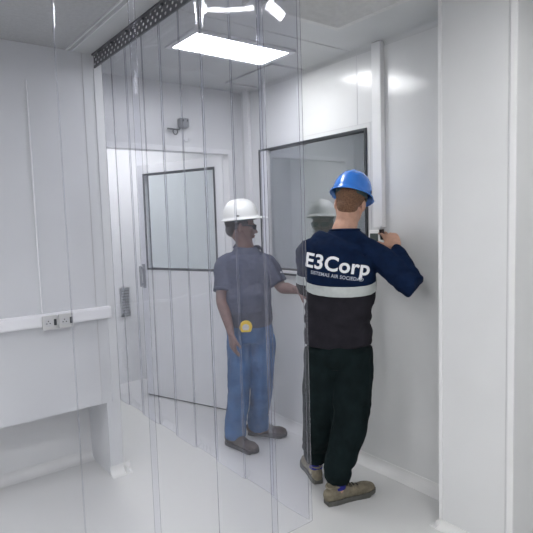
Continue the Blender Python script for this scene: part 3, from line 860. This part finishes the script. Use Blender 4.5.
# dark handset pinched in the raised right hand
hs_c = wrR+dR*.125+V((-.018, .033, -.008))
t = empty('handheld_sensor', hs_c, 'small dark handheld sensor pinched in the raised hand beside the thermostat', 'sensor')
bm = bx(((-.008, -.013, -.030), (.008, .013, .030)), bev=.004)
Rm = Matrix.Translation(hs_c)@Matrix.Rotation(R(-12), 4, 'Y')
bmesh.ops.transform(bm, matrix=Rm, verts=bm.verts); obj('casing', bm, M['phone'], t)
bm = bmesh.new(); tube(bm, [(V((0, 0, .030)), .0045, .0045), (V((0, 0, .044)), .004, .004)], n=8, sub=1)
bmesh.ops.transform(bm, matrix=Rm, verts=bm.verts); obj('probe_tip', bm, M['alu'], t, True)

# ================================================================== worker in grey polo and white helmet
root = empty('person', (2.07, 2.95, 0), 'worker in grey polo shirt, blue jeans and white helmet standing behind the strip curtain', 'person')
w = V((.52, -.854, 0)).normalized(); r = V((w.y, -w.x, 0))          # facing; person's right
PEL = V((2.080, 2.935, .80)); BEL = V((2.065, 2.93, .97)); CHE = V((2.082, 2.955, 1.165)); NB = V((2.092, 2.968, 1.358))
shR = V((1.965, 3.035, 1.268)); shL = V((2.200, 2.872, 1.262))
if (shR-shL).dot(r) < 0: r_sign = -1
elR = V((1.885, 2.975, 1.030)); wrR = V((1.868, 2.850, .825))
elL = V((2.250, 2.785, 1.095)); wrL = V((2.262, 2.625, 1.082))
hipR = V((2.018, 2.965, .76)); hipL = V((2.140, 2.885, .76))
knR = V((1.972, 2.935, .40)); knL = V((2.128, 2.885, .40))
anR = V((1.958, 2.975, .085)); anL = V((2.165, 2.985, .085))
sideL = (shR-shL).normalized()
hf = V((.84, -.54, -.08)).normalized(); hu = z-hf*z.dot(hf); hu = (hu-sideL*.02).normalized(); hu = (hu-hf*hu.dot(hf)).normalized()
H = V((2.070, 2.985, 1.513))
bm = bmesh.new()
tube(bm, [(PEL+z*.04, .11, .09), (PEL+z*.08, .13, .11), (BEL, .145, .125), (CHE-z*.04, .15, .12), (CHE+z*.05, .155, .105), (NB-z*.04, .11, .08), (NB, .065, .06)], side=sideL, n=20)
tube(bm, [(NB-z*.03, .060, .060), (NB+(H-NB)*.4, .057, .060), (H-hu*.03-hf*.02, .060, .065)], side=sideL, n=16)
for a, b, c_ in ((shR, elR, wrR), (shL, elL, wrL)):
    tube(bm, [(NB-z*.06, .05, .05), (a, .050, .050), (a+(b-a)*.5, .045, .045), (b, .039, .039), (b+(c_-b)*.35, .039, .038), (b+(c_-b)*.75, .030, .028), (c_, .025, .022)], n=14)
for a, b, c_ in ((hipR, knR, anR), (hipL, knL, anL)):
    tube(bm, [(a+z*.03, .075, .075), (a-z*.08, .078, .078), (b, .052, .054), (b+(c_-b)*.35, .050, .052), (c_, .033, .035), (c_-z*.035+w*.01, .032, .035)], n=14)
P, ax = head_shapes(bm, H, hf, hu)
hand(bm, wrR, V((-.03, -.22, -1)), V((-.8, .1, 0)), w, (.30, .32, .38, .42), .04, .98, .35, .45)
hand(bm, wrL, V((.25, -.72, -.52)), V((.35, -.25, .8)), V((-.9, -.35, .2)), (.35, .4, .4, .45), .05, .96, .3, .5)
body = obj('body', blob(bm, .0042, 2), M['skin_b'], root, True)
s_ = hf.cross(hu).normalized()
bm = bmesh.new()
ell(bm, P(-.016, 0, .034), (hf, s_, hu), (.100, .0795, .084), 24, 14)
ell(bm, P(-.058, 0, -.022), (hf, s_, hu), (.048, .058, .052), 18, 12)
b2 = blob(bm, .005, 3)
bmesh.ops.delete(b2, geom=[v for v in b2.verts if (v.co-H).dot(hf) > .048 and (v.co-H).dot(hu) < .06 or ((v.co-H).dot(hf) > -.022 and (v.co-H).dot(hu) < .005)], context='VERTS')
obj('hair', b2, M['hair_b'], body, True)
for sg in (-1, 1):
    bm = bmesh.new(); ell(bm, P(.083, sg*.030, .0), (hf, s_, hu), (.010, .012, .008), 12, 8); e = obj('eye', bm, M['eye'], body, True)
    bm = bmesh.new(); ell(bm, P(.091, sg*.030, .0), (hf, s_, hu), (.003, .005, .005), 10, 6); obj('iris', bm, M['iris'], e, True)
bm = bmesh.new(); ell(bm, P(.094, 0, -.0555), ax, (.008, .020, .0045), 12, 6); ell(bm, P(.091, 0, -.067), ax, (.008, .018, .005), 12, 6); obj('lips', bm, M['lip'], body, True)
# safety glasses
bm = bmesh.new()
for sg in (-1, 1):
    tube(bm, [(P(.103, sg*.012, .004), .002, .015), (P(.104, sg*.034, .004), .002, .019), (P(.092, sg*.056, .004), .002, .017), (P(.076, sg*.068, .005), .002, .012)], side=hf, n=10, sub=4)
g = obj('safety_glasses', bm, M['lens'], body, True)
for sg in (-1, 1):
    bm = bmesh.new(); tube(bm, [(P(.078, sg*.070, .012), .0025, .005), (P(.03, sg*.078, .012), .0022, .004), (P(-.02, sg*.080, .006), .0022, .003)], side=s_, n=8, sub=3); obj('temple_arm', bm, M['dark'], g, True)
hat, hs, hu2 = helmet(root, H+hu*.052-hf*.002, (hf+hu*.16).normalized(), (hu-hf*.16).normalized(), M['hat_w'])
bm = bmesh.new()
for a, b_ in ((-.010, 0), (.010, .004)): ell(bm, H+hu*.052+(hf+hu*.1).normalized()*.121+hu*.042+s_*(.028+a), (hf, s_, hu), (.006, .006, .005), 10, 6)
obj('emblem', bm, M['seam'], hat, True)

# polo shirt
bm = bmesh.new()
tube(bm, [(PEL+z*.035, .150, .135), (PEL+z*.09, .160, .150), (BEL+z*.02, .166, .162), (CHE-z*.07, .166, .150), (CHE+z*.03, .172, .132), (CHE+z*.085, .165, .115), (NB-z*.055, .128, .092), (NB-z*.01, .095, .082), (NB+z*.015, .072, .070)], side=sideL, n=24, sq=2.2, cap=False)
tube(bm, [(NB-z*.065, .060, .060), (shR-z*.004, .066, .068), (shR+(elR-shR)*.45, .063, .066), (shR+(elR-shR)*.72, .062, .064)], n=18, cap=False)
tube(bm, [(NB-z*.065, .060, .060), (shL-z*.004, .064, .066), (shL+(elL-shL)*.5, .061, .063), (elL-(elL-shL)*.16, .059, .060)], n=18, cap=False)
bm = blob(bm, .0065, 5)
wrinkle(bm, .006, (12, 12, 15), 8, folds=((BEL+z*.1, V((.3, .3, 1)), .2, .003, 60), (shR-z*.12, V((.6, 0, 1)), .13, .003, 80), (PEL+z*.05+w*.1, V((0, .2, 1)), .16, .003, 80)))
bvh = BVHTree.FromBMesh(bm)
polo = obj('polo_shirt', bm, M['polo'], root, True)
def onshirt(p, inward, lift=.002):
    hit, nn, i_, d_ = bvh.ray_cast(p-inward*.5, inward)
    return hit-inward*lift if hit else p
bm = bmesh.new()
pts = [onshirt(NB-z*(.03+.03*i), -w, .001) for i in range(7)]
tube(bm, [(p_, .013, .002) for p_ in pts], side=sideL, n=8, sub=2); obj('button_placket', bm, M['polo_dk'], polo, True)
bm = bmesh.new()
for sg in (-1, 1):
    c0 = NB+z*.020-w*.058; c1 = NB+z*.016+sideL*sg*.070; c2 = NB-z*.000+sideL*sg*.055+w*.058; c3 = NB-z*.040+sideL*sg*.022+w*.088
    tube(bm, [(c0, .004, .018), (c1, .005, .019), (c2, .005, .020), (c3, .004, .012)], side=w+sideL*sg, n=10, sub=5)
obj('collar', bm, M['polo_dk'], polo, True)
bm = bmesh.new(); lp = onshirt(CHE+z*.035-sideL*.085, -w, .002); ell(bm, lp, (sideL, z, w), (.011, .006, .002), 12, 6); obj('chest_emblem', bm, M['print'], polo)
# sleeve hem on the right arm
bm = bmesh.new(); q = shR+(elR-shR)*.74; dq = (elR-shR).normalized(); tube(bm, [(q-dq*.012, .0630, .065), (q+dq*.010, .0630, .0655)], n=20, sub=1, cap=False); obj('sleeve_hem', bm, M['polo'], polo, True)

# jeans
bm = bmesh.new()
tube(bm, [(PEL+z*.08, .150, .130), (PEL+z*.0, .162, .132), (PEL-z*.07, .160, .125)], side=sideL, n=22, cap=False)
for a, b, c_ in ((hipR, knR, anR), (hipL, knL, anL)):
    e = c_+z*.0
    tube(bm, [(a, .092, .105), (a-z*.10, .094, .100), (b, .076, .080), (b+(e-b)*.5, .072, .076), (e+z*.07, .072, .078), (e+z*.0, .074, .082), (e-z*.03, .066, .074)], side=sideL, n=20, cap=False)
bm = blob(bm, .0065, 5)
wrinkle(bm, .007, (14, 14, 10), 12, folds=((anR+z*.08, V((.1, .2, 1)), .13, .006, 110), (anL+z*.08, V((.1, .2, 1)), .13, .006, 110), (knR, V((.2, .2, 1)), .15, .004, 75), (knL, V((.2, -.2, 1)), .15, .004, 75), (hipL-z*.1, V((.5, .5, .6)), .16, .004, 60)))
bvh = BVHTree.FromBMesh(bm)
jn = obj('jeans', bm, M['jean'], root, True)
bm = bmesh.new()
for a, b, c_ in ((hipR, knR, anR), (hipL, knL, anL)):
    pts = []
    for t_ in (.12, .35, .6, .85, 1.0): pts.append(a+(b-a)*t_)
    for t_ in (.3, .6, .85): pts.append(b+(c_-b)*t_)
    pp = [onshirt(p_, V((.79, -.2, 0)).normalized()*1.0, .0012) for p_ in pts]
    tube(bm, [(p_, .0022, .0022) for p_ in pp], n=6, sub=3)
obj('side_seam', bm, M['jean_dk'], jn, True)
# shoes
shoe(root, (1.925, 3.030, 0), V((.20, -.98, 0)), M['leather'], M['sole_d'], .28)
shoe(root, (2.135, 3.065, 0), V((.62, -.78, 0)), M['leather'], M['sole_d'], .28)

# tape measure clipped at the right front pocket
tc_ = V((1.918, 2.748, .872))
t = empty('tape_measure', tc_, 'small yellow tape measure clipped at the hip of the worker in jeans', 'tape measure')
fa = V((.62, .78, 0)).normalized()  # away from camera
sa = V((.78, -.62, 0)).normalized()
bm = bmesh.new()
def disc(bm, c, ra, rb, th, n=24, flat=.0):
    a_, b_ = [], []
    for k in range(n):
        an = 2*math.pi*k/n; x_, z_ = ra*math.cos(an), rb*math.sin(an); z_ = max(z_, -rb*.75)
        a_.append(bm.verts.new(c+sa*x_+z*z_-fa*th)); b_.append(bm.verts.new(c+sa*x_+z*z_+fa*th))
    for k in range(n): bm.faces.new((a_[k], a_[(k+1) % n], b_[(k+1) % n], b_[k]))
    bm.faces.new(a_); bm.faces.new(list(reversed(b_)))
disc(bm, tc_, .040, .040, .018); obj('case', bm, M['yellow'], t)
bm = bmesh.new(); disc(bm, tc_-fa*.0185, .022, .022, .0015); obj('label_disc', bm, M['socket'], t)
bm = bx(((-.012, -.004, -.02), (.012, .004, .03))); bmesh.ops.transform(bm, matrix=Matrix.Translation(tc_+fa*.022)@Matrix.Rotation(R(-38), 4, 'Z'), verts=bm.verts); obj('belt_clip', bm, M['alu'], t)

# ------------------------------------------------------------------ world and camera
wd = bpy.data.worlds.new('World'); sc.world = wd; wd.use_nodes = True
wd.node_tree.nodes['Background'].inputs[0].default_value = (.8, .85, 1, 1); wd.node_tree.nodes['Background'].inputs[1].default_value = .05
cd = bpy.data.cameras.new('Camera'); cam = bpy.data.objects.new('Camera', cd); COL.objects.link(cam)
fpx, yaw, pitch, roll = 526.72, R(37.386), R(4.974), R(-1.774)
F = V((math.sin(yaw)*math.cos(pitch), math.cos(yaw)*math.cos(pitch), -math.sin(pitch)))
R0 = F.cross(z).normalized(); U0 = R0.cross(F)
Rv = R0*math.cos(roll)+U0*math.sin(roll); Uv = -R0*math.sin(roll)+U0*math.cos(roll)
mt = Matrix((Rv, Uv, -F)).transposed().to_4x4(); mt.translation = V((0, 0, 1.55))
cam.matrix_world = mt
cd.sensor_width = 36; cd.lens = 36*fpx/533; cd.clip_start = .02
sc.camera = cam
